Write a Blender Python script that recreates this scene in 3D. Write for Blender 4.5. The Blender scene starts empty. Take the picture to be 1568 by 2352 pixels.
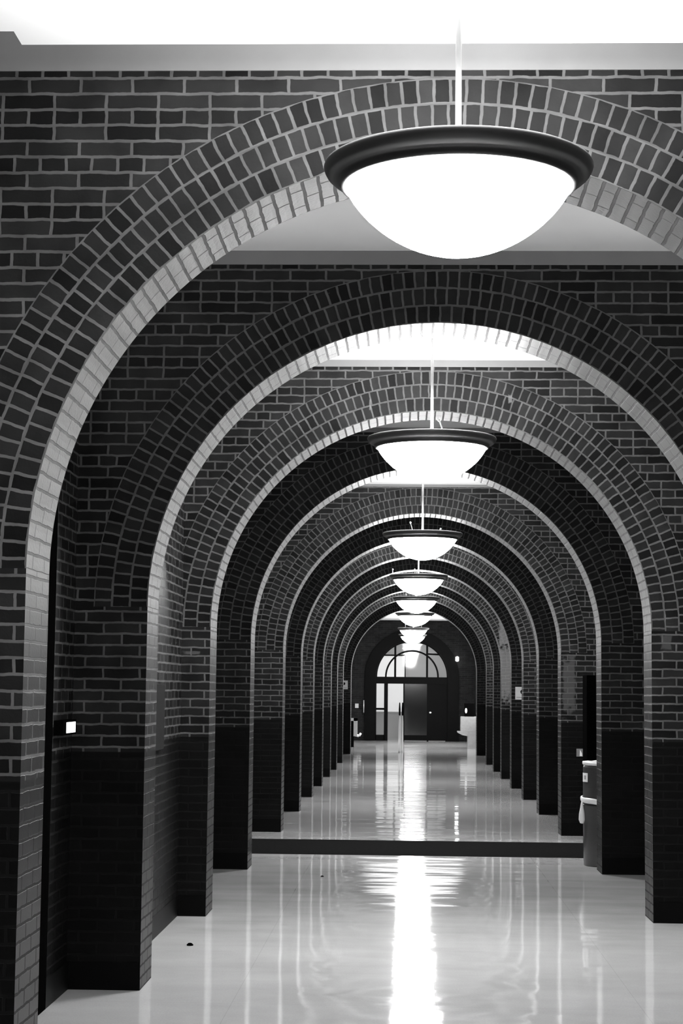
import bpy, bmesh, math, random
from mathutils import Matrix, Vector
random.seed(7)
S = bpy.context.scene
C = S.collection

# ---------------------------------------------------------------- camera
F_PX = 4151.12
cam_d = bpy.data.cameras.new('camera'); cam = bpy.data.objects.new('camera', cam_d); C.objects.link(cam)
cam_d.sensor_fit = 'VERTICAL'; cam_d.sensor_height = 24.0; cam_d.lens = 24.0 * F_PX / 2352.0
cam_d.clip_start = 0.05; cam_d.clip_end = 200
_fw = Vector((-0.03707947, 0.99454103, 0.09753589)); _r = Vector((0.99929054, 0.03625716, 0.01019044)); _u = Vector((-0.00659843, -0.09784455, 0.99517984))
cam.matrix_world = Matrix(((_r.x, _u.x, -_fw.x, -0.1722), (_r.y, _u.y, -_fw.y, 0.0), (_r.z, _u.z, -_fw.z, 1.7493), (0, 0, 0, 1)))
S.camera = cam

# ---------------------------------------------------------------- world, exposure
w = bpy.data.worlds.new('world'); S.world = w; w.use_nodes = True
w.node_tree.nodes['Background'].inputs[0].default_value = (0.5, 0.5, 0.5, 1)
w.node_tree.nodes['Background'].inputs[1].default_value = 0.3
S.view_settings.view_transform = 'Standard'; S.view_settings.look = 'None'
S.view_settings.gamma = 1.0; S.view_settings.use_curve_mapping = False
S.view_settings.exposure = 0.55
S.cycles.max_bounces = 12; S.cycles.diffuse_bounces = 7; S.cycles.glossy_bounces = 5
S.cycles.sample_clamp_indirect = 6.0

BOWL_E = 78.0        # emission of the glass bowls
UP_W = 150.0         # upward light of each pendant (W)
WIN_E = 3.2         # daylight at the far windows

# ---------------------------------------------------------------- geometry constants (metres)
R = 1.71; RR = 0.32; ZS = 2.221; ZW = 1.369; ZB = 0.16; ZT = 4.283
THK = 0.47; XW = 2.14; COURSE = 0.0664; BRICK = 0.2147
ARCH_Y = [7.22, 10.64, 14.08, 17.73, 22.37, 26.12, 29.58, 32.97, 36.44, 39.71, 43.32, 49.33]
CEIL_AT = [4.394, 4.368, 4.338, 4.33, 4.295, 4.30, 4.32, 4.32, 4.32, 4.32, 4.32, 4.32]
Y_END = 62.6; Y_BACK = -3.2

# ---------------------------------------------------------------- materials
def mat(name, col=0.5, rough=0.5, metal=0.0, spec=0.5, emit=0.0, noise=0.0, nscale=20.0, bump=0.0, alpha=None):
    m = bpy.data.materials.new(name); m.use_nodes = True; nt = m.node_tree
    b = nt.nodes['Principled BSDF']
    b.inputs['Base Color'].default_value = (col, col, col, 1); b.inputs['Roughness'].default_value = rough
    b.inputs['Metallic'].default_value = metal; b.inputs['Specular IOR Level'].default_value = spec
    if col < 0.02: b.inputs['Specular Tint'].default_value = (0.1, 0.1, 0.1, 1)
    if emit:
        b.inputs['Emission Color'].default_value = (1, 1, 1, 1); b.inputs['Emission Strength'].default_value = emit
    if noise or bump:
        tc = nt.nodes.new('ShaderNodeTexCoord'); n = nt.nodes.new('ShaderNodeTexNoise')
        n.inputs['Scale'].default_value = nscale; n.inputs['Detail'].default_value = 6
        nt.links.new(tc.outputs['Object'], n.inputs['Vector'])
        if noise:
            mr = nt.nodes.new('ShaderNodeMapRange')
            mr.inputs['To Min'].default_value = max(0, col - noise); mr.inputs['To Max'].default_value = col + noise
            mr.inputs['From Min'].default_value = 0.25; mr.inputs['From Max'].default_value = 0.75
            nt.links.new(n.outputs['Fac'], mr.inputs['Value']); nt.links.new(mr.outputs['Result'], b.inputs['Base Color'])
        if bump:
            bp = nt.nodes.new('ShaderNodeBump'); bp.inputs['Strength'].default_value = bump; bp.inputs['Distance'].default_value = 0.005
            nt.links.new(n.outputs['Fac'], bp.inputs['Height']); nt.links.new(bp.outputs['Normal'], b.inputs['Normal'])
    return m

def brick_mat(name, bw, rh, lo, hi, mortar, rough=0.42, squash=1.0, sqf=1, offset=0.5, msize=0.0075, spec=0.5, bumpd=0.004, ior=2.6, tint=0.025, stains=(), nlo=0.6, nhi=1.4):
    m = bpy.data.materials.new(name); m.use_nodes = True; nt = m.node_tree; L = nt.links
    b = nt.nodes['Principled BSDF']; b.inputs['Specular IOR Level'].default_value = spec; b.inputs['IOR'].default_value = ior; b.inputs['Specular Tint'].default_value = (tint, tint, tint, 1)
    uv = nt.nodes.new('ShaderNodeUVMap'); uv.uv_map = 'UVMap'
    n1 = nt.nodes.new('ShaderNodeTexNoise'); n1.inputs['Scale'].default_value = 14; n1.inputs['Detail'].default_value = 4
    L.new(uv.outputs['UV'], n1.inputs['Vector'])
    sb = nt.nodes.new('ShaderNodeVectorMath'); sb.operation = 'SUBTRACT'; sb.inputs[1].default_value = (0.5, 0.5, 0.5)
    L.new(n1.outputs['Color'], sb.inputs[0])
    sc = nt.nodes.new('ShaderNodeVectorMath'); sc.operation = 'SCALE'; sc.inputs['Scale'].default_value = 0.015
    L.new(sb.outputs[0], sc.inputs[0])
    ad = nt.nodes.new('ShaderNodeVectorMath'); ad.operation = 'ADD'
    L.new(uv.outputs['UV'], ad.inputs[0]); L.new(sc.outputs[0], ad.inputs[1])
    br = nt.nodes.new('ShaderNodeTexBrick')
    br.inputs['Scale'].default_value = 1.0; br.inputs['Brick Width'].default_value = bw; br.inputs['Row Height'].default_value = rh
    br.inputs['Mortar Size'].default_value = msize; br.inputs['Mortar Smooth'].default_value = 0.25; br.inputs['Bias'].default_value = 0.0
    br.inputs['Color1'].default_value = (lo, lo, lo, 1); br.inputs['Color2'].default_value = (hi, hi, hi, 1)
    br.inputs['Mortar'].default_value = (mortar, mortar, mortar, 1)
    br.offset = offset; br.offset_frequency = 2; br.squash = squash; br.squash_frequency = sqf
    L.new(ad.outputs[0], br.inputs['Vector'])
    n2 = nt.nodes.new('ShaderNodeTexNoise'); n2.inputs['Scale'].default_value = 5.5; n2.inputs['Detail'].default_value = 7
    L.new(uv.outputs['UV'], n2.inputs['Vector'])
    mr = nt.nodes.new('ShaderNodeMapRange'); mr.inputs['From Min'].default_value = 0.25; mr.inputs['From Max'].default_value = 0.75
    mr.inputs['To Min'].default_value = nlo; mr.inputs['To Max'].default_value = nhi
    L.new(n2.outputs['Fac'], mr.inputs['Value'])
    mu = nt.nodes.new('ShaderNodeVectorMath'); mu.operation = 'SCALE'
    L.new(br.outputs['Color'], mu.inputs[0]); L.new(mr.outputs['Result'], mu.inputs['Scale'])
    col = mu.outputs[0]
    for (cx, cz, rx, rz, val) in stains:      # worn or repaired patches, in wall metres
        g = nt.nodes.new('ShaderNodeNewGeometry'); sx = nt.nodes.new('ShaderNodeSeparateXYZ'); L.new(g.outputs['Position'], sx.inputs[0])
        def math_(op, a, v):
            k = nt.nodes.new('ShaderNodeMath'); k.operation = op
            for i, q in enumerate((a, v)):
                if isinstance(q, (int, float)): k.inputs[i].default_value = q
                else: L.new(q, k.inputs[i])
            return k.outputs[0]
        dx = math_('DIVIDE', math_('ABSOLUTE', math_('SUBTRACT', sx.outputs['X'], cx), 0), rx)
        dz = math_('DIVIDE', math_('ABSOLUTE', math_('SUBTRACT', sx.outputs['Z'], cz), 0), rz)
        d = math_('MAXIMUM', dx, dz)
        n3 = nt.nodes.new('ShaderNodeTexNoise'); n3.inputs['Scale'].default_value = 16; n3.inputs['Detail'].default_value = 5
        L.new(uv.outputs['UV'], n3.inputs['Vector'])
        d = math_('ADD', d, math_('MULTIPLY', math_('SUBTRACT', n3.outputs['Fac'], 0.5), 1.3))
        mk = nt.nodes.new('ShaderNodeMapRange'); mk.inputs['From Min'].default_value = 1.1; mk.inputs['From Max'].default_value = 0.8; mk.inputs['To Max'].default_value = 0.6
        L.new(d, mk.inputs['Value'])
        mx = nt.nodes.new('ShaderNodeMix'); mx.data_type = 'RGBA'
        L.new(mk.outputs['Result'], mx.inputs[0]); L.new(col, mx.inputs[6]); mx.inputs[7].default_value = (val, val, val, 1)
        col = mx.outputs[2]
    L.new(col, b.inputs['Base Color'])
    rr = nt.nodes.new('ShaderNodeMapRange'); rr.inputs['To Min'].default_value = rough; rr.inputs['To Max'].default_value = min(1, rough + 0.25)
    L.new(br.outputs['Fac'], rr.inputs['Value']); L.new(rr.outputs['Result'], b.inputs['Roughness'])
    n4 = nt.nodes.new('ShaderNodeTexNoise'); n4.inputs['Scale'].default_value = 60; n4.inputs['Detail'].default_value = 5
    L.new(uv.outputs['UV'], n4.inputs['Vector'])
    h = nt.nodes.new('ShaderNodeMath'); h.operation = 'MULTIPLY_ADD'; L.new(br.outputs['Fac'], h.inputs[0]); h.inputs[1].default_value = -1.0
    s4 = nt.nodes.new('ShaderNodeMath'); s4.operation = 'MULTIPLY'; L.new(n4.outputs['Fac'], s4.inputs[0]); s4.inputs[1].default_value = 0.35
    L.new(s4.outputs[0], h.inputs[2])
    bp = nt.nodes.new('ShaderNodeBump'); bp.inputs['Strength'].default_value = 0.6; bp.inputs['Distance'].default_value = bumpd
    L.new(h.outputs[0], bp.inputs['Height']); L.new(bp.outputs['Normal'], b.inputs['Normal'])
    return m

BK = dict(lo=0.004, hi=0.014, mortar=0.062, rough=0.43)
M_bond = brick_mat('brick header bond', BRICK, COURSE, squash=0.5, sqf=3, **BK)
M_str = brick_mat('brick stretcher bond', BRICK, COURSE, **BK)
M_ring = brick_mat('brick ring', COURSE, 0.1067, offset=0.37, **BK)
M_soff = brick_mat('smooth jamb brick', 0.235, COURSE, **BK)
M_side = brick_mat('side wall brick', BRICK, COURSE, **BK)
M_wains = brick_mat('dark painted brick', BRICK, COURSE, 0.003, 0.004, 0.004, rough=0.40, ior=2.3, tint=0.025, bumpd=0.0025, nlo=0.8, nhi=1.2)
M_base = mat('black base paint', 0.002, 0.5, spec=0.4)
M_plaster = mat('grey plaster', 0.14, 0.8, noise=0.01, nscale=4)
M_ceil = mat('white ceiling', 0.86, 0.9, noise=0.015, nscale=3)
M_endb = brick_mat('dark end brick', BRICK, COURSE, 0.006, 0.012, 0.02, rough=0.7)

def floor_mat():
    m = bpy.data.materials.new('polished terrazzo'); m.use_nodes = True; nt = m.node_tree; L = nt.links
    b = nt.nodes['Principled BSDF']
    tc = nt.nodes.new('ShaderNodeTexCoord')
    n = nt.nodes.new('ShaderNodeTexNoise'); n.inputs['Scale'].default_value = 1.1; n.inputs['Detail'].default_value = 8; n.inputs['Roughness'].default_value = 0.62
    mp0 = nt.nodes.new('ShaderNodeMapping'); mp0.inputs['Scale'].default_value = (1.0, 1.0, 1.0)
    L.new(tc.outputs['Object'], mp0.inputs[0]); L.new(mp0.outputs[0], n.inputs['Vector'])
    v = nt.nodes.new('ShaderNodeTexNoise'); v.inputs['Scale'].default_value = 90; v.inputs['Detail'].default_value = 3
    L.new(tc.outputs['Object'], v.inputs['Vector'])
    a = nt.nodes.new('ShaderNodeMapRange'); a.inputs['From Min'].default_value = 0.3; a.inputs['From Max'].default_value = 0.7; a.inputs['To Min'].default_value = 0.48; a.inputs['To Max'].default_value = 0.60
    L.new(n.outputs['Fac'], a.inputs['Value'])
    a2 = nt.nodes.new('ShaderNodeMapRange'); a2.inputs['From Min'].default_value = 0.3; a2.inputs['From Max'].default_value = 0.7; a2.inputs['To Min'].default_value = 0.95; a2.inputs['To Max'].default_value = 1.05
    L.new(v.outputs['Fac'], a2.inputs['Value'])
    mu = nt.nodes.new('ShaderNodeMath'); mu.operation = 'MULTIPLY'; L.new(a.outputs[0], mu.inputs[0]); L.new(a2.outputs[0], mu.inputs[1])
    # slab joints
    bk = nt.nodes.new('ShaderNodeTexBrick'); bk.offset = 0; bk.inputs['Scale'].default_value = 1
    bk.inputs['Brick Width'].default_value = 1.14; bk.inputs['Row Height'].default_value = 1.14; bk.inputs['Mortar Size'].default_value = 0.002
    bk.inputs['Color1'].default_value = (1, 1, 1, 1); bk.inputs['Color2'].default_value = (1, 1, 1, 1); bk.inputs['Mortar'].default_value = (0.84, 0.84, 0.84, 1)
    L.new(tc.outputs['Object'], bk.inputs['Vector'])
    m2 = nt.nodes.new('ShaderNodeVectorMath'); m2.operation = 'SCALE'; L.new(bk.outputs['Color'], m2.inputs[0]); L.new(mu.outputs[0], m2.inputs['Scale'])
    L.new(m2.outputs[0], b.inputs['Base Color'])
    # slow waves across the floor break the reflections into bars
    mp = nt.nodes.new('ShaderNodeMapping'); mp.inputs['Scale'].default_value = (0.35, 1.0, 1.0); L.new(tc.outputs['Object'], mp.inputs[0])
    w1 = nt.nodes.new('ShaderNodeTexNoise'); w1.inputs['Scale'].default_value = 2.0; w1.inputs['Detail'].default_value = 1.5
    L.new(mp.outputs[0], w1.inputs['Vector'])
    w2 = nt.nodes.new('ShaderNodeTexNoise'); w2.inputs['Scale'].default_value = 120; w2.inputs['Detail'].default_value = 3
    L.new(tc.outputs['Object'], w2.inputs['Vector'])
    b1 = nt.nodes.new('ShaderNodeBump'); b1.inputs['Strength'].default_value = 1.0; b1.inputs['Distance'].default_value = 0.006
    L.new(w1.outputs['Fac'], b1.inputs['Height'])
    b2 = nt.nodes.new('ShaderNodeBump'); b2.inputs['Strength'].default_value = 0.015; b2.inputs['Distance'].default_value = 0.0004
    L.new(w2.outputs['Fac'], b2.inputs['Height']); L.new(b1.outputs[0], b2.inputs['Normal'])
    L.new(b2.outputs[0], b.inputs['Normal'])
    b.inputs['Roughness'].default_value = 0.055; b.inputs['Specular IOR Level'].default_value = 0.45
    return m
M_floor = floor_mat()
M_strip = mat('dark matte strip', 0.009, 0.95, spec=0.0, noise=0.002, nscale=25)

# ---------------------------------------------------------------- mesh builder
class MB:
    def __init__(s): s.v = []; s.f = []; s.uv = []; s.m = []; s.sm = []
    def face(s, pts, uvs=None, mi=0, smooth=False):
        k = len(s.v); s.v += [tuple(p) for p in pts]; s.f.append(tuple(range(k, k + len(pts))))
        if uvs is None: uvs = [auto_uv(pts, p) for p in pts]
        s.uv += uvs; s.m.append(mi); s.sm.append(smooth)
    def box(s, x0, x1, y0, y1, z0, z1, mi=0):
        P = lambda a, b, c: (a, b, c)
        s.face([P(x0,y0,z0),P(x1,y0,z0),P(x1,y0,z1),P(x0,y0,z1)], mi=mi)
        s.face([P(x1,y1,z0),P(x0,y1,z0),P(x0,y1,z1),P(x1,y1,z1)], mi=mi)
        s.face([P(x0,y1,z0),P(x0,y0,z0),P(x0,y0,z1),P(x0,y1,z1)], mi=mi)
        s.face([P(x1,y0,z0),P(x1,y1,z0),P(x1,y1,z1),P(x1,y0,z1)], mi=mi)
        s.face([P(x0,y0,z1),P(x1,y0,z1),P(x1,y1,z1),P(x0,y1,z1)], mi=mi)
        s.face([P(x0,y1,z0),P(x1,y1,z0),P(x1,y0,z0),P(x0,y0,z0)], mi=mi)
    def lathe(s, prof, cx=0, cy=0, n=64, mi=0, closed=False):
        m = len(prof); rng = m if closed else m - 1
        for i in range(n):
            a, b = 2*math.pi*i/n, 2*math.pi*(i+1)/n
            for j in range(rng):
                r0, z0 = prof[j]; r1, z1 = prof[(j+1) % m]
                q = [(cx+r0*math.cos(a), cy+r0*math.sin(a), z0), (cx+r0*math.cos(b), cy+r0*math.sin(b), z0), (cx+r1*math.cos(b), cy+r1*math.sin(b), z1), (cx+r1*math.cos(a), cy+r1*math.sin(a), z1)]
                if r0 < 1e-6: q = q[1:]
                elif r1 < 1e-6: q = q[:3]
                s.face(q, mi=mi, smooth=True)
    def tube(s, p0, p1, r0, r1=None, n=12, mi=0):
        r1 = r0 if r1 is None else r1
        p0, p1 = Vector(p0), Vector(p1); d = (p1 - p0).normalized()
        a = d.orthogonal().normalized(); b = d.cross(a)
        ring = lambda p, r: [p + (a*math.cos(2*math.pi*i/n) + b*math.sin(2*math.pi*i/n))*r for i in range(n)]
        A, B = ring(p0, r0), ring(p1, r1)
        for i in range(n):
            j = (i+1) % n; s.face([A[i], A[j], B[j], B[i]], mi=mi, smooth=True)
        s.face(A[::-1], mi=mi); s.face(B, mi=mi)
    def build(s, name, mats, parent=None, bevel=0, weld=True):
        me = bpy.data.meshes.new(name); me.from_pydata(s.v, [], s.f)
        uvl = me.uv_layers.new(name='UVMap')
        uvl.data.foreach_set('uv', [c for q in s.uv for c in q])
        for mm in (mats if isinstance(mats, (list, tuple)) else [mats]): me.materials.append(mm)
        me.polygons.foreach_set('material_index', s.m); me.polygons.foreach_set('use_smooth', s.sm)
        if weld:
            bm = bmesh.new(); bm.from_mesh(me); bmesh.ops.remove_doubles(bm, verts=bm.verts, dist=1e-5); bmesh.ops.recalc_face_normals(bm, faces=bm.faces); bm.to_mesh(me); bm.free()
        o = bpy.data.objects.new(name, me); C.objects.link(o)
        if parent is not None: o.parent = parent
        if bevel:
            bv = o.modifiers.new('bevel', 'BEVEL'); bv.width = bevel; bv.segments = 3; bv.limit_method = 'ANGLE'; bv.angle_limit = 0.6
        return o
V0 = 4.252 - 300 * COURSE          # brick courses keep one level everywhere
def auto_uv(pts, p):
    a = Vector(pts[1]) - Vector(pts[0]); b = Vector(pts[2]) - Vector(pts[0]); n = a.cross(b)
    if abs(n.x) >= abs(n.y) and abs(n.x) >= abs(n.z): return (p[1] + 20, p[2] - V0)
    if abs(n.y) >= abs(n.z): return (p[0] + 20, p[2] - V0)
    return (p[0] + 20, p[1] + 20)
def empty(name, loc=(0, 0, 0)):
    o = bpy.data.objects.new(name, None); o.empty_display_size = 0.2; C.objects.link(o); o.location = loc; return o
def tag(o, label=None, cat=None, group=None, kind=None):
    if label: o['label'] = label
    if cat: o['category'] = cat
    if group: o['group'] = group
    if kind: o['kind'] = kind
    return o
def struct(o): o['kind'] = 'structure'; return o

# ---------------------------------------------------------------- floor, ceiling, side walls
mb = MB(); mb.box(-2.6, 2.6, Y_BACK, Y_END + 4.2, -0.12, 0.0); struct(mb.build('floor', M_floor))
mb = MB(); mb.box(-XW, XW, 19.42, 21.32, -0.02, 0.0025)
struct(mb.build('trim_1', M_strip))['label'] = 'dark matte strip set flush across the pale floor'

prev = Y_BACK
for i, y in enumerate(ARCH_Y):
    z = CEIL_AT[i]; mb = MB()
    if i == 0: mb.box(-1.75, 2.6, prev, 7.05, 4.334, 4.534); mb.box(-2.6, -1.75, prev, 6.9, 4.334, 4.534)
    else: mb.box(-2.6, 2.6, prev, y, z, z + 0.2)
    struct(mb.build('ceiling', M_ceil)); prev = 49.9 if i == 11 else y + THK
mb = MB(); mb.box(-2.6, 2.6, 49.9, Y_END + 4.2, 4.139, 4.34); struct(mb.build('ceiling', M_ceil))
mb = MB(); mb.box(-2.6, 2.6, Y_BACK - 0.3, 49.9, 4.6, 4.7); struct(mb.build('ceiling', M_plaster))
mb = MB(); mb.box(-2.6, 2.6, 6.6, 7.22, 4.536, 4.6); struct(mb.build('trim_2', M_plaster))

def side_wall(sx, name):
    x0, x1 = sorted((sx * XW, sx * 2.6)); mb = MB()
    ys = [(Y_BACK, 52.5 if sx > 0 else Y_END)]
    if sx > 0: ys.append((61.4, Y_END))
    for a, b in ys:
        mb.box(x0, x1, a, b, ZW, 4.6, 0); mb.box(x0, x1, a, b, ZB, ZW, 1)
    if sx > 0:   # wall round the far window
        mb.box(x0, x1, 52.5, 61.4, ZB, 0.95, 1); mb.box(x0, x1, 52.5, 61.4, 3.1, 4.6, 0)
    mb.build(name, [M_side, M_wains]).__setitem__('kind', 'structure')
    mb = MB(); a, b = sorted((sx * (XW - 0.012), sx * 2.6)); mb.box(a, b, Y_BACK, Y_END, 0, ZB)
    struct(mb.build('baseboard_' + name.split('_')[1], M_base))
side_wall(-1, 'wall_left'); side_wall(1, 'wall_right')
# thicker stretch of the left wall beside the nearest pendant bay beyond the second arch
mb = MB(); mb.box(-XW, -1.932, ARCH_Y[1] + THK, ARCH_Y[2], ZW, 4.33, 0); mb.box(-XW, -1.932, ARCH_Y[1] + THK, ARCH_Y[2], ZB, ZW, 1)
mb.box(-XW, -1.928, ARCH_Y[1] + THK, ARCH_Y[2], 0, ZB, 2)
struct(mb.build('wall_left_pier', [M_side, M_wains, M_base]))
mb = MB(); mb.box(-2.6, 2.6, Y_BACK - 0.3, Y_BACK, 0, 4.6); struct(mb.build('wall_back', M_str))

# ---------------------------------------------------------------- brick arches
def arch(y0, label, zc, y1=None, xl=XW, xr=XW, stains=()):
    y1 = y1 or y0 + THK
    root = empty('brick_arch', (0, y0, 0)); tag(root, label, 'arch', 'brick arches along the corridor')
    T = y1 - y0
    bond, ring, stre = M_bond, M_ring, M_str
    if stains:
        bond = brick_mat('worn header bond', BRICK, COURSE, squash=0.5, sqf=3, stains=stains, **BK)
        ring = brick_mat('worn ring', COURSE, 0.1067, offset=0.37, stains=stains, **BK)
        stre = brick_mat('worn stretcher bond', BRICK, COURSE, stains=stains, **BK)
    ro = R + RR
    # spandrel and piers, local y
    mb = MB()
    def q(x0, z00, x1, z10, zt, mi=0):
        for yy, fl in ((0, False), (T, True)):
            p = [(x0, yy, z00), (x1, yy, z10), (x1, yy, zt), (x0, yy, zt)]
            uv = [(a + 20, c - V0) for a, _, c in p]
            mb.face(p[::-1] if fl else p, uv[::-1] if fl else uv, mi)
    n = 64
    for i in range(n):
        a0, a1 = math.pi - math.pi*i/n, math.pi - math.pi*(i+1)/n
        q(ro*math.cos(a0), ZS + ro*math.sin(a0), ro*math.cos(a1), ZS + ro*math.sin(a1), ZT)
        p = [(ro*math.cos(a), yy, ZS + ro*math.sin(a)) for a, yy in ((a0, 0), (a1, 0), (a1, T), (a0, T))]
        mb.face(p)
    for s_, xo in ((-1, xl), (1, xr)):
        a, b = sorted((s_*ro, s_*xo)); q(a, ZS, b, ZS, ZT)
        a, b = sorted((s_*R, s_*xo)); q(a, ZW, b, ZW, ZS, 1)
        p = [(s_*R, T, ZW), (s_*R, 0, ZW), (s_*R, 0, ZS), (s_*R, T, ZS)]
        if s_ < 0: p = p[::-1]
        mb.face(p, mi=2)
        mb.face([(s_*R, 0, ZS), (s_*ro, 0, ZS), (s_*ro, T, ZS), (s_*R, T, ZS)], mi=1)
    mb.face([(-xl, 0, ZT), (xr, 0, ZT), (xr, T, ZT), (-xl, T, ZT)])
    mb.build('brickwork', [bond, stre, M_soff], root)
    # voussoir ring
    mb = MB(); n = 96; dr = RR / 3
    for i in range(n):
        a0, a1 = math.pi*i/n, math.pi*(i+1)/n
        for k in range(3):
            r0, r1 = R + k*dr, R + (k+1)*dr; rm = R if k == 0 else r0 + dr/2
            for yy, fl in ((0, False), (T, True)):
                p = [(-r0*math.cos(a0), yy, ZS + r0*math.sin(a0)), (-r0*math.cos(a1), yy, ZS + r0*math.sin(a1)), (-r1*math.cos(a1), yy, ZS + r1*math.sin(a1)), (-r1*math.cos(a0), yy, ZS + r1*math.sin(a0))]
                uv = [(a0*rm + 0.003, k*0.1067), (a1*rm + 0.003, k*0.1067), (a1*rm + 0.003, (k+1)*0.1067), (a0*rm + 0.003, (k+1)*0.1067)]
                mb.face(p[::-1] if not fl else p, uv[::-1] if not fl else uv, 0)
        p = [(-R*math.cos(a0), 0, ZS + R*math.sin(a0)), (-R*math.cos(a0), T, ZS + R*math.sin(a0)), (-R*math.cos(a1), T, ZS + R*math.sin(a1)), (-R*math.cos(a1), 0, ZS + R*math.sin(a1))]
        mb.face(p, [(0, a0*R + 0.003), (T, a0*R + 0.003), (T, a1*R + 0.003), (0, a1*R + 0.003)], 1)
    mb.build('arch_ring', [ring, M_soff], root)
    # painted dado and base of the two piers
    for s_, xo in ((-1, xl), (1, xr)):
        a, b = sorted((s_*R, s_*xo)); mb = MB(); mb.box(a, b, 0, T, 0, ZW); mb.build('painted_dado', M_wains, root)
        a, b = sorted((s_*(R + 0.002), s_*xo)); mb = MB(); mb.box(a, b, -0.004, -0.0005, 0, ZB); mb.build('pier_base', M_base, root)
        mb = MB(); mb.box(a, b, T + 0.0005, T + 0.004, 0, ZB); mb.build('pier_base', M_base, root)
    mb = MB(); mb.box(-xl, xr, -0.006, T + 0.006, ZT, zc); mb.build('plaster_band', M_plaster, root)
    return root

LAB = ['nearest brick arch, widest in view, its pale lit ring behind the largest pendant',
 'second brick arch from the camera, black shadowed face above a pale soffit edge',
 'third brick arch, its lit ring directly behind the second pendant lamp',
 'fourth brick arch, black face with the litter bin tucked behind its right pier',
 'fifth brick arch, evenly lit with three visible rings, standing just beyond the dark floor strip',
 'sixth brick arch, black face directly behind the third pendant',
 'seventh brick arch, bright ring framing the third pendant bowl',
 'eighth brick arch, black face carrying a white notice on its right pier',
 'ninth brick arch, bright ring behind the fourth pendant with blotchy pale right side',
 'tenth brick arch, thin dark band between the fourth and fifth pendants',
 'eleventh brick arch, narrow lit ring around the fifth pendant',
 'farthest brick arch, black and last before the end hall and its doors']
ZTS = ZT
for i, y in enumerate(ARCH_Y):
    st = ()
    if i == 4: st = ((1.81, 1.83, 0.075, 0.34, 0.07),)
    if i == 8: st = ((1.80, 2.1, 0.14, 0.55, 0.15), (1.76, 2.9, 0.10, 0.25, 0.15))
    if i == 2: st = ((1.82, 2.13, 0.04, 0.05, 0.06), (-1.85, 2.02, 0.07, 0.012, 0.08), (0.62, 4.03, 0.015, 0.03, 0.12), (-0.48, 3.98, 0.008, 0.05, 0.12))
    zt_save = ZT
    if i >= 4: ZT = 4.262
    arch(y, LAB[i], CEIL_AT[i] if i else 4.536, y1=(49.9 if i == 11 else None), stains=st,
         xl=XW, xr=XW)
    ZT = zt_save

# ---------------------------------------------------------------- pendants
M_rim = mat('dark bronze rim', 0.04, 0.38, metal=0.0, spec=0.5)
M_bowl = mat('glowing glass bowl', 0.8, 0.3, emit=BOWL_E)
M_blocker = mat('white glow blocker', 0.8, 0.6)
M_stem = mat('satin stem', 0.04, 0.45)
M_pin = mat('white pin', 0.75, 0.4)
Z0 = 3.455
def pendant_meshes():
    me = {}
    root = empty('pendant_lamp', (0, 0, Z0))
    mb = MB(); prof = []
    nb = 28
    for j in range(nb + 1):
        t = j / nb; r = 0.385*math.sin(t*math.pi/2)
        q_ = r / 0.385
        prof.append((r, -0.245*max(0.0, 1 - q_*q_) ** 0.74))
    mb.lathe(prof, n=80)
    bowl = mb.build('glass_bowl', M_bowl, root)
    mb = MB(); mb.lathe([(r*0.985, z + 0.006) for r, z in prof] , n=64); liner = mb.build('bowl_glow_blocker', M_blocker, root)  # inner shell added to keep the bowl's own glow from going upward
    # rim: small bead, cove flaring outwards, rolled lip; white inside
    mb = MB()
    out = [(0.378, -0.006), (0.386, -0.016), (0.396, -0.014), (0.402, -0.004), (0.403, 0.006), (0.410, 0.010), (0.420, 0.013), (0.434, 0.020), (0.446, 0.031), (0.452, 0.042), (0.455, 0.052), (0.452, 0.060), (0.444, 0.064), (0.434, 0.062), (0.420, 0.050), (0.400, 0.030), (0.378, 0.012)]
    mb.lathe(out, n=96, closed=True)
    rim = mb.build('rim', M_rim, root)
    mb = MB(); mb.lathe([(0.0, 0.034), (0.03, 0.034), (0.036, 0.028), (0.036, 0.0), (0.0, 0.0)], n=24)
    for k in range(3):
        a = k*2*math.pi/3 + 0.5
        mb.tube((0.03*math.cos(a), 0.03*math.sin(a), 0.015), (0.385*math.cos(a), 0.385*math.sin(a), 0.015), 0.006, n=8)
    spider = mb.build('spider_bracket', M_stem, root)
    return root, bowl, rim, spider, liner
root0, bowl0, rim0, spider0, liner0 = pendant_meshes()
LAMPS = [  # x, y, ceiling height, pins (x offset, y offset, height, lean x), label
 (-0.012, 5.99, 4.334, [], 'nearest and largest pendant lamp, a glowing white bowl in a broad dark rim'),
 (-0.012, 12.63, 4.338, [(0.085, -0.33, 0.085, -0.04)], 'second pendant lamp from the camera, glowing bowl below the third arch ring'),
 (-0.012, 20.42, 4.295, [(-0.105, -0.3, 0.10, -0.035), (0.2, -0.3, 0.03, 0)], 'third pendant lamp, glowing bowl with thin tilted dark rim and bent pin on top'),
 (-0.012, 27.97, 4.32, [(-0.40, -0.1, 0.09, 0), (-0.06, -0.3, 0.08, 0)], 'fourth pendant lamp from the camera, short white pin at left of its rim'),
 (-0.012, 34.7, 4.32, [(-0.2, -0.3, 0.05, 0)], 'fifth pendant lamp counting away from the camera, bowl overlapping the lit ring behind it'),
 (-0.012, 41.8, 4.32, [], 'sixth pendant lamp, small bowl against the white strip of far ceiling'),
 (-0.012, 51.97, 4.139, [(-0.23, -0.3, 0.09, 0), (0.23, -0.3, 0.09, 0)], 'seventh pendant lamp, tiny upper one of the two touching bowls, two pins above'),
 (-0.012, 58.12, 4.139, [], 'farthest pendant lamp, lowest tiny bowl in front of the arched fanlight')]
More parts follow.
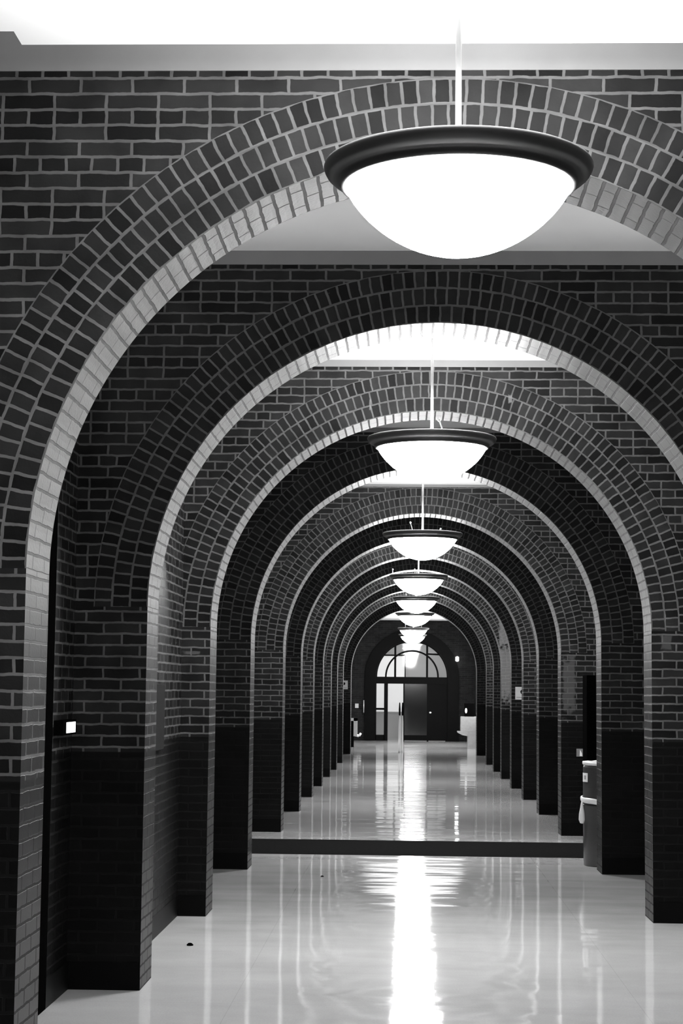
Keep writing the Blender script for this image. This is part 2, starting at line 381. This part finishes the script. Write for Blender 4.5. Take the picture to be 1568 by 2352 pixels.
def pendant(x, y, zc, pins, label, first):
    if first: r, parts = root0, None
    else:
        r = root0.copy(); C.objects.link(r)
        for ch in (bowl0, rim0, spider0, liner0):
            c = ch.copy(); C.objects.link(c); c.parent = r
    r.location = (x, y, Z0)
    tag(r, label, 'pendant lamp', 'pendant lamps hanging along the corridor')
    h = zc - Z0
    mb = MB(); mb.tube((0, 0, 0.03), (0, 0, h - 0.02), 0.0105, n=16); mb.build('stem', M_stem, r)
    mb = MB(); mb.lathe([(0.0, h - 0.035), (0.03, h - 0.035), (0.055, h - 0.02), (0.06, h - 0.001), (0.0, h - 0.001)], n=32); mb.build('ceiling_cup', M_stem, r)
    for px, py, ph, lean in pins:
        mb = MB(); mb.tube((px, py, 0.03), (px + lean, py, 0.055 + ph), 0.004, n=8)
        bm_c = (px + lean, py, 0.055 + ph)
        mb.lathe([(0, bm_c[2] - 0.012), (0.009, bm_c[2] - 0.007), (0.011, bm_c[2]), (0.009, bm_c[2] + 0.007), (0, bm_c[2] + 0.012)], cx=bm_c[0], cy=bm_c[1], n=12)
        mb.build('hanger_pin', M_pin, r)
    ld = bpy.data.lights.new('uplight', 'AREA'); ld.shape = 'DISK'; ld.size = 0.5; ld.energy = UP_W; ld.color = (1, 1, 1); ld.spread = math.radians(170)
    lo = bpy.data.objects.new('uplight', ld); C.objects.link(lo); lo.parent = r; lo.location = (0, 0, 0.004); lo.rotation_euler = (math.pi, 0, 0)
    return r
for i, (x, y, zc, pins, lab) in enumerate(LAMPS): pendant(x, y, zc, pins, lab, i == 0)

# ---------------------------------------------------------------- end hall: wall, doors, fanlight, window
M_frame = mat('dark door frame', 0.004, 0.5, spec=0.2)
def glass_mat(name, transp, col, rough):
    m = bpy.data.materials.new(name); m.use_nodes = True; nt = m.node_tree; L = nt.links
    out = nt.nodes['Material Output']; nt.nodes.remove(nt.nodes['Principled BSDF'])
    t = nt.nodes.new('ShaderNodeBsdfTransparent'); t.inputs[0].default_value = (col, col, col, 1)
    g = nt.nodes.new('ShaderNodeBsdfGlossy'); g.inputs['Roughness'].default_value = rough; g.inputs[0].default_value = (0.9, 0.9, 0.9, 1)
    mx = nt.nodes.new('ShaderNodeMixShader'); mx.inputs[0].default_value = 1 - transp
    L.new(t.outputs[0], mx.inputs[1]); L.new(g.outputs[0], mx.inputs[2]); L.new(mx.outputs[0], out.inputs[0])
    return m
M_glass = glass_mat('clear pane', 0.988, 0.95, 0.03)
M_smoke = glass_mat('smoked pane', 0.9, 0.10, 0.08)
YE = Y_END; AC = -0.02; AZ = 2.19; AR = 1.24
mb = MB()   # end wall with an arched opening 2.48 wide, floor to crown
n = 48
for i in range(n):
    a0, a1 = math.pi - math.pi*i/n, math.pi - math.pi*(i+1)/n
    x0, x1 = AC + AR*math.cos(a0), AC + AR*math.cos(a1); z0, z1 = AZ + AR*math.sin(a0), AZ + AR*math.sin(a1)
    for yy in (YE, YE + 0.4):
        mb.face([(x0, yy, z0), (x1, yy, z1), (x1, yy, 4.139), (x0, yy, 4.139)])
    mb.face([(x0, YE, z0), (x1, YE, z1), (x1, YE + 0.4, z1), (x0, YE + 0.4, z0)])
for a, b in ((-2.6, AC - AR), (AC + AR, 2.6)): mb.box(a, b, YE, YE + 0.4, 0, 4.139)
struct(mb.build('wall_end', M_endb))
mb = MB()   # dark brick ring round the opening, standing slightly proud
for i in range(n):
    a0, a1 = math.pi*i/n, math.pi*(i+1)/n
    for yy in (YE - 0.06,):
        p = [(AC + r_*math.cos(a), yy, AZ + r_*math.sin(a)) for r_, a in ((1.24, a0), (1.62, a0), (1.62, a1), (1.24, a1))]
        mb.face(p, [(a0*1.4, 0), (a0*1.4, 0.32), (a1*1.4, 0.32), (a1*1.4, 0)])
    for r_ in (1.24, 1.62):
        mb.face([(AC + r_*math.cos(a), yy, AZ + r_*math.sin(a)) for a, yy in ((a0, YE - 0.06), (a1, YE - 0.06), (a1, YE), (a0, YE))])
for s_ in (-1, 1):
    a, b = sorted((AC + s_*1.24, AC + s_*1.62)); mb.box(a, b, YE - 0.06, YE, 0, AZ)
struct(mb.build('trim_3', M_base))
# fanlight
def bar_ring(mb, r0, r1, y0, y1, a_from=0, a_to=math.pi, n=40, cz=AZ):
    for i in range(n):
        a0 = a_from + (a_to - a_from)*i/n; a1 = a_from + (a_to - a_from)*(i+1)/n
        P = lambda r_, a, yy: (AC + r_*math.cos(a), yy, cz + r_*math.sin(a))
        mb.face([P(r0, a0, y0), P(r1, a0, y0), P(r1, a1, y0), P(r0, a1, y0)])
        mb.face([P(r0, a0, y0), P(r0, a1, y0), P(r0, a1, y1), P(r0, a0, y1)])
        mb.face([P(r1, a0, y0), P(r1, a1, y0), P(r1, a1, y1), P(r1, a0, y1)])
fan = empty('window_1', (0, 0, 0)); struct(fan); fan['label'] = 'arched fanlight over the far doors with curved glazing bars'
mb = MB(); bar_ring(mb, 1.235, 1.20, YE + 0.10, YE + 0.2); bar_ring(mb, 0.87, 0.93, YE + 0.10, YE + 0.16)
for x in (-0.60, 0.50):
    h = math.sqrt(1.22**2 - (x - AC)**2); mb.box(x - 0.035, x + 0.035, YE + 0.09, YE + 0.17, AZ, AZ + h)
h = 0.62
for k, (a, b) in enumerate((((0.52, 0.80), (0.98, 0.78)),)):
    mb.tube((AC + a[0], YE + 0.13, AZ + a[1]), (AC + b[0], YE + 0.13, AZ + b[1]), 0.03, n=8)
mb.build('glazing_bars', M_frame, fan)
mb = MB(); mb.face([(AC + 1.22*math.cos(math.pi*i/40), YE + 0.15, AZ + 1.22*math.sin(math.pi*i/40)) for i in range(41)]); mb.build('pane', M_glass, fan, weld=False)
# doors
dr = empty('door_1', (0, 0, 0)); struct(dr); dr['label'] = 'far entrance with sidelight and glazed double doors in a black frame'
mb = MB()
mb.box(-1.26, 1.22, YE + 0.02, YE + 0.3, 1.955, 2.19)
for a, b in ((-1.26, -1.24), (-0.975, -0.845), (-0.315, -0.27), (0.50, 0.56), (1.14, 1.22)): mb.box(a, b, YE + 0.04, YE + 0.2, 0, 1.955)
mb.box(-1.26, -0.95, YE + 0.04, YE + 0.2, 0, 0.2); mb.box(-1.26, -0.95, YE + 0.06, YE + 0.16, 1.05, 1.12)
mb.build('door_frame', M_frame, dr)
mb = MB(); mb.box(-1.24, -0.975, YE + 0.10, YE + 0.115, 0.2, 1.955); mb.build('sidelight_pane', M_glass, dr)
mb = MB(); mb.box(-0.845, -0.315, YE + 0.10, YE + 0.115, 0.02, 1.955); mb.build('open_leaf_pane', M_glass, dr)
mb = MB(); mb.box(-0.27, 0.50, YE + 0.09, YE + 0.12, 0.2, 1.955); mb.build('smoked_leaf_pane', M_smoke, dr)
mb = MB(); mb.box(-0.27, 0.50, YE + 0.06, YE + 0.16, 0.02, 0.2); mb.box(0.56, 1.14, YE + 0.06, YE + 0.16, 0.02, 1.955)
mb.box(0.66, 1.04, YE + 0.055, YE + 0.06, 0.95, 1.75)
mb.build('dark_leaf', M_frame, dr)
mb = MB(); mb.lathe([(0, 0.94), (0.03, 0.95), (0.042, 0.975), (0.03, 1.0), (0, 1.01)], cx=0.62, cy=YE + 0.02, n=16); mb.tube((0.62, YE + 0.02, 0.975), (0.62, YE + 0.07, 0.975), 0.012)
mb.build('door_knob', mat('bright knob', 0.8, 0.3), dr)
# vestibule behind the doors
M_vest = mat('pale vestibule wall', 0.6, 0.8)
mb = MB(); mb.box(-2.6, 2.6, YE + 4.0, YE + 4.2, 0, 4.139)
struct(mb.build('wall_vestibule', M_vest))
vl = bpy.data.lights.new('vestibule_fill', 'AREA'); vl.shape = 'RECTANGLE'; vl.size = 1.2; vl.size_y = 0.3; vl.energy = 30  # unseen fill light added to brighten the vestibule towards the right
vlo = bpy.data.objects.new('vestibule_fill', vl); C.objects.link(vlo); vlo.location = (0.4, YE + 2.0, 4.1)
M_day = mat('daylit glass', 0.6, 0.6, emit=WIN_E * 0.12)
wv = empty('window_2', (0, 0, 0)); struct(wv)
mb = MB(); mb.box(-2.2, -0.28, YE + 3.95, YE + 3.98, 0.95, 2.98); mb.build('lit_pane', M_day, wv)
mb = MB(); mb.box(-2.3, -2.2, YE + 3.9, YE + 3.99, 0.9, 3.03); mb.box(-0.28, -0.24, YE + 3.9, YE + 3.99, 0.9, 3.03); mb.box(-2.3, -0.24, YE + 3.9, YE + 3.99, 2.98, 3.03); mb.build('window_frame', M_frame, wv)
# right-hand daylight window of the end hall
M_day2 = mat('bright window glass', 0.6, 0.6, emit=WIN_E)
w3 = empty('window_3', (0, 0, 0)); struct(w3); w3['label'] = 'bright daylight window in the right wall of the end hall'
mb = MB(); mb.box(XW + 0.02, XW + 0.04, 52.5, 61.4, 0.95, 3.1); mb.build('lit_pane', M_day2, w3)
mb = MB()
for yy in (52.5, 55.4, 58.3, 61.3): mb.box(XW - 0.02, XW + 0.02, yy, yy + 0.1, 0.95, 3.1)
mb.box(XW - 0.03, XW + 0.02, 52.5, 61.4, 0.92, 0.98); mb.build('window_frame', M_frame, w3)

# unseen glowing windows added between the first two arches to brighten the ceiling
M_added_glow = mat('added high glow', 0.6, 0.6, emit=2.4)
for k, sx in ((4, 1), (5, -1)):
    r_ = empty('window_%d' % k, (0, 0, 0)); struct(r_)
    a, b = sorted((sx*(XW - 0.012), sx*(XW - 0.002))); mb = MB(); mb.box(a, b, 8.4, 9.9, 3.35, 4.15); mb.build('lit_pane', M_added_glow, r_)
    a, b = sorted((sx*(XW - 0.04), sx*(XW - 0.001))); mb = MB()
    for y0_, y1_, z0_, z1_ in ((8.33, 9.97, 3.28, 3.35), (8.33, 9.97, 4.15, 4.22), (8.33, 8.4, 3.35, 4.15), (9.9, 9.97, 3.35, 4.15), (9.12, 9.18, 3.35, 4.15)): mb.box(a, b, y0_, y1_, z0_, z1_)
    mb.build('window_frame', M_frame, r_)

# ---------------------------------------------------------------- litter bin behind the fourth arch
M_bin = mat('dark grey bin', 0.035, 0.33, noise=0.006, nscale=8)
M_bag = mat('white plastic bag', 0.85, 0.4)
bin_ = empty('litter_bin', (1.845, 18.63, 0)); tag(bin_, 'dark round litter bin with white bag collar, behind the fourth right pier', 'bin')
rb = 0.232
mb = MB(); mb.lathe([(0, 0.0), (rb - 0.014, 0.0), (rb - 0.008, 0.01), (rb - 0.006, 0.3), (rb - 0.002, 0.6), (rb, 0.61), (rb - 0.01, 0.615), (0, 0.615)], n=64); mb.build('barrel', M_bin, bin_)
mb = MB(); mb.lathe([(0, 0.60), (rb + 0.002, 0.66), (rb + 0.004, 0.685), (rb - 0.004, 0.70), (rb - 0.006, 0.98), (rb - 0.012, 1.0), (rb - 0.03, 1.005), (0, 1.005)], n=64); mb.build('hood', M_bin, bin_)
mb = MB(); prof = []
for k in range(13):
    a = 2*math.pi*k/12; prof.append((rb + 0.006 + 0.014*math.cos(a), 0.632 + 0.028*math.sin(a)))
mb.lathe(prof, n=64)
for i_, v_ in enumerate(mb.v):
    an = math.atan2(v_[1], v_[0]); k = 1 + 0.02*math.sin(5*an); mb.v[i_] = (v_[0]*k, v_[1]*k, v_[2] + 0.012*math.sin(3*an + 1) - 0.28*(v_[0] + 0.1))
bagp = mb.build('bag_collar', M_bag, bin_)
mb = MB(); mb.lathe([(0, 0.42), (0.02, 0.425), (0.034, 0.46), (0.03, 0.52), (0.018, 0.58), (0.008, 0.64), (0, 0.645)], cx=-rb - 0.012, cy=-0.05, n=16); mb.build('bag_tail', M_bag, bin_)
mb = MB(); mb.lathe([(0, 1.004), (rb - 0.008, 1.006), (rb + 0.002, 1.02), (rb, 1.04), (rb - 0.05, 1.045), (0, 1.04)], n=48)
for i_, v_ in enumerate(mb.v):
    an = math.atan2(v_[1], v_[0]); rr_ = math.hypot(v_[0], v_[1]); mb.v[i_] = (v_[0], v_[1], v_[2] + (0.008*math.sin(4*an + 0.7) if v_[2] > 1.015 else 0)*min(1, rr_*6))
mb.build('bag_over_top', M_bag, bin_)
mb = MB(); a0 = math.radians(186); a1 = math.radians(214); rs = rb + 0.0015
for k in range(6):
    b0 = a0 + (a1 - a0)*k/6; b1 = a0 + (a1 - a0)*(k+1)/6
    mb.face([(rs*math.cos(b0), rs*math.sin(b0), 0.84), (rs*math.cos(b1), rs*math.sin(b1), 0.84), (rs*math.cos(b1), rs*math.sin(b1), 0.93), (rs*math.cos(b0), rs*math.sin(b0), 0.93)])
st = mb.build('sticker', M_bag, bin_)
M_ink = mat('grey ink', 0.25, 0.6)
mb = MB(); rs2 = rs + 0.0012; b0 = math.radians(199); b1 = math.radians(206)
mb.face([(rs2*math.cos(b0), rs2*math.sin(b0), 0.865), (rs2*math.cos(b1), rs2*math.sin(b1), 0.865), (rs2*math.cos(b1), rs2*math.sin(b1), 0.905), (rs2*math.cos(b0), rs2*math.sin(b0), 0.905)])
mb.build('printed_mark', M_ink, st)

# tall black cabinet behind the bin
M_blk = mat('black paint', 0.002, 0.85, spec=0.0)
cab = empty('tall_cabinet', (0, 20.0, 0)); tag(cab, 'tall narrow black cabinet against the right wall behind the litter bin', 'cabinet')
mb = MB(); mb.box(1.79, XW - 0.02, 0, 0.45, 0.05, 1.93); mb.build('body', M_blk, cab, bevel=0.006)
mb = MB(); mb.box(1.81, XW - 0.04, 0.02, 0.43, 0.0, 0.05); mb.build('plinth', M_blk, cab)

# small plate on the fifth arch
M_plate = mat('grey plate', 0.16, 0.5); M_wht = mat('white enamel', 0.78, 0.5)
pl = empty('wall_plate', (1.945, 22.37, 1.005)); tag(pl, 'small grey square plate with a pale triangle on the fifth arch, above the litter bin', 'sign')
mb = MB(); mb.box(-0.048, 0.048, -0.012, -0.001, -0.048, 0.048); mb.build('plate', M_plate, pl, bevel=0.003)
mb = MB(); mb.face([(-0.010, -0.0135, -0.04), (0.022, -0.0135, -0.04), (0.018, -0.0135, -0.005), (-0.006, -0.0135, 0.038)]); mb.build('triangle_mark', M_wht, pl, weld=False)

# white notices with a black dot
def notice(x0, x1, z0, z1, y, dot, label):
    r_ = empty('wall_notice', (x0, y, z0)); tag(r_, label, 'sign')
    mb = MB(); mb.box(0, x1 - x0, -0.012, -0.001, 0, z1 - z0); mb.build('board', M_wht, r_)
    mb = MB(); cx, cz, rad = dot
    mb.face([(cx + rad*math.cos(2*math.pi*i/24), -0.014, cz + rad*math.sin(2*math.pi*i/24)) for i in range(24)][::1]); mb.build('black_disc', M_blk, r_, weld=False)
    mb = MB(); mb.box(0.02, x1 - x0 - 0.02, -0.0135, -0.012, 0.035, 0.045); mb.build('text_line', M_ink, r_)
notice(1.778, 1.99, 1.593, 1.822, 32.97, (0.135, 0.14, 0.045), 'white notice with black disc on the right pier of the eighth arch')
notice(-1.96, -1.792, 1.749, 1.983, 49.33, (0.06, 0.15, 0.04), 'white notice with a black disc on the left pier of the farthest arch')

# small two-cell display on the left wall
M_lit = mat('lit display', 0.8, 0.4, emit=1.6)
dp = empty('wall_display', (-XW, 10.08, 1.475)); tag(dp, 'small black box with two lit white cells on the left wall beside the second arch', 'display')
mb = MB(); mb.box(0.0, 0.052, 0, 0.40, 0, 0.084); mb.build('case', M_blk, dp)
for k in range(2):
    mb = MB(); mb.box(0.052, 0.055, 0.10 + k*0.14, 0.225 + k*0.14, 0.012, 0.072); mb.build('lit_cell', M_lit, dp)
# dark pipe and dark board on the left wall
pp = MB(); pp.box(-XW - 0.02, -XW + 0.014, 8.95, 9.98, 0.0, 2.9)
struct(pp.build('door_2', M_blk, bevel=0.003))['label'] = 'dark side door in the left wall just beyond the nearest arch'
M_dgrey = mat('dark grey board', 0.02, 0.9, spec=0.0)
pb = MB(); pb.box(-1.931, -1.905, 12.3, 12.95, 1.31, 1.77)
po = pb.build('notice_board', M_dgrey, bevel=0.004); tag(po, 'dark grey board seen edge-on on the left wall between the second and third arches', 'board')

# floor debris
for (x, y, s_, lab) in ((-1.64, 12.495, 0.022, 'dark crumb on the pale floor at the left between second and third arches'), (-0.956, 17.141, 0.014, 'tiny dark crumb on the floor just before the dark strip')):
    mb = MB()
    mb.lathe([(0, 0.0), (s_, 0.001), (s_*1.05, s_*0.35), (s_*0.5, s_*0.8), (0, s_*0.9)], n=9)
    mb.v = [(a*(1 + 0.2*math.sin(7*b*60)), b*0.8, c) for a, b, c in mb.v]
    o = mb.build('floor_crumb', M_blk); o.location = (x, y, 0.0005); tag(o, lab, 'debris')

# two slim white posts before the doors
M_post = mat('white post', 0.85, 0.4)
for x, w_, lab in ((-0.385, 0.036, 'thicker left one of two slim white posts before the far doors'), (-0.303, 0.024, 'thinner right one of two slim white posts before the far doors')):
    r_ = empty('slim_post', (x, 50.9, 0)); tag(r_, lab, 'post', 'white posts in front of the far doors')
    mb = MB(); mb.lathe([(0, 0), (w_, 0), (w_, 0.85), (w_*0.6, 1.0), (w_*0.25, 1.03), (0, 1.03)], n=20); mb.build('shaft', M_post, r_)
    mb = MB(); mb.lathe([(0, 1.03), (0.022, 1.04), (0.026, 1.2), (0.015, 1.38), (0, 1.4)], n=14); mb.build('dark_grip', M_blk, r_)

# pale wall fixtures of the end hall
M_fix = mat('pale laminate', 0.28, 0.5, noise=0.03, nscale=12)
fx = empty('wall_counter', (0, 55.3, 0)); tag(fx, 'pale boxy counter against the right wall of the end hall under the bright window', 'counter')
mb = MB(); mb.box(1.45, XW - 0.03, 0, 0.5, 0.50, 0.955); mb.build('cabinet_box', M_fix, fx, bevel=0.008)
mb = MB(); mb.box(1.66, XW - 0.03, -0.05, 0.45, 0.0, 0.50); mb.build('pedestal', M_fix, fx)
mb = MB()
pr = [(1.66, 0.37), (1.50, 0.40), (1.36, 0.47), (1.345, 0.51), (1.38, 0.515), (1.66, 0.50)]
for yy in (-0.1, 0.45): mb.face([(a, yy, b) for a, b in pr])
for k in range(len(pr)):
    a, b = pr[k], pr[(k+1) % len(pr)]; mb.face([(a[0], -0.1, a[1]), (b[0], -0.1, b[1]), (b[0], 0.45, b[1]), (a[0], 0.45, a[1])])
mb.build('ledge', M_fix, fx)
fx = empty('wall_counter', (0, 55.3, 0)); tag(fx, 'narrow pale counter side with curved lip at the left edge of the end hall', 'counter')
mb = MB(); mb.box(-1.80, -1.69, 0, 0.3, 0.33, 0.87); mb.box(-XW + 0.03, -1.69, 0, 0.3, 0.79, 0.87); mb.build('bracket_panel', M_fix, fx)
mb = MB(); mb.tube((-1.75, 0.15, 0.36), (-1.64, 0.15, 0.34), 0.04); mb.tube((-1.64, 0.15, 0.34), (-1.575, 0.15, 0.42), 0.04, 0.03); mb.build('lip', M_wht, fx)
mb = MB(); mb.box(-XW + 0.03, -1.80, 0.05, 0.35, 0, 0.79); mb.build('dark_body', M_blk, fx)
# black box on the counter
tv = empty('black_box', (1.57, 55.45, 0.955)); tag(tv, 'black box with a pale oval standing on the right counter of the end hall', 'box')
mb = MB(); mb.box(0.0, 0.30, 0, 0.3, 0, 0.40); mb.build('case', M_blk, tv, bevel=0.01)
mb = MB(); mb.face([(0.045 + 0.035*math.cos(2*math.pi*i/20), -0.012, 0.18 + 0.08*math.sin(2*math.pi*i/20)) for i in range(20)]); mb.build('pale_oval', M_wht, tv, weld=False)
# wall lamp on the right of the end hall
wl = empty('wall_lamp', (1.53, 62.55, 2.82)); tag(wl, 'small bright wall lamp high on the right of the end wall', 'lamp')
mb = MB(); mb.lathe([(0, -0.09), (0.05, -0.07), (0.06, 0.0), (0.05, 0.07), (0, 0.09)], cy=-0.10, n=20); mb.build('globe', mat('glowing globe', 0.8, 0.4, emit=8.0), wl)
mb = MB(); mb.tube((0, -0.07, 0), (0, 0.05, 0.05), 0.015); mb.build('arm', M_frame, wl)
# square plate and pull bar at the left of the doors
mb = MB(); mb.box(-1.97, -1.85, YE - 0.02, YE - 0.001, 1.11, 1.26); o = mb.build('switch_plate', mat('pale switch plate', 0.5, 0.5)); tag(o, 'small pale square switch plate left of the far doors', 'switch')
mb = MB(); mb.tube((-1.67, YE - 0.11, 0.95), (-1.67, YE - 0.11, 1.38), 0.018); mb.tube((-1.67, YE - 0.11, 1.0), (-1.67, YE - 0.06, 1.0), 0.01); mb.tube((-1.67, YE - 0.11, 1.33), (-1.67, YE - 0.06, 1.33), 0.01)
o = mb.build('pull_bar', mat('chrome bar', 0.7, 0.25, metal=0.6)); tag(o, 'thin bright vertical bar on the left jamb of the far entrance', 'handle')
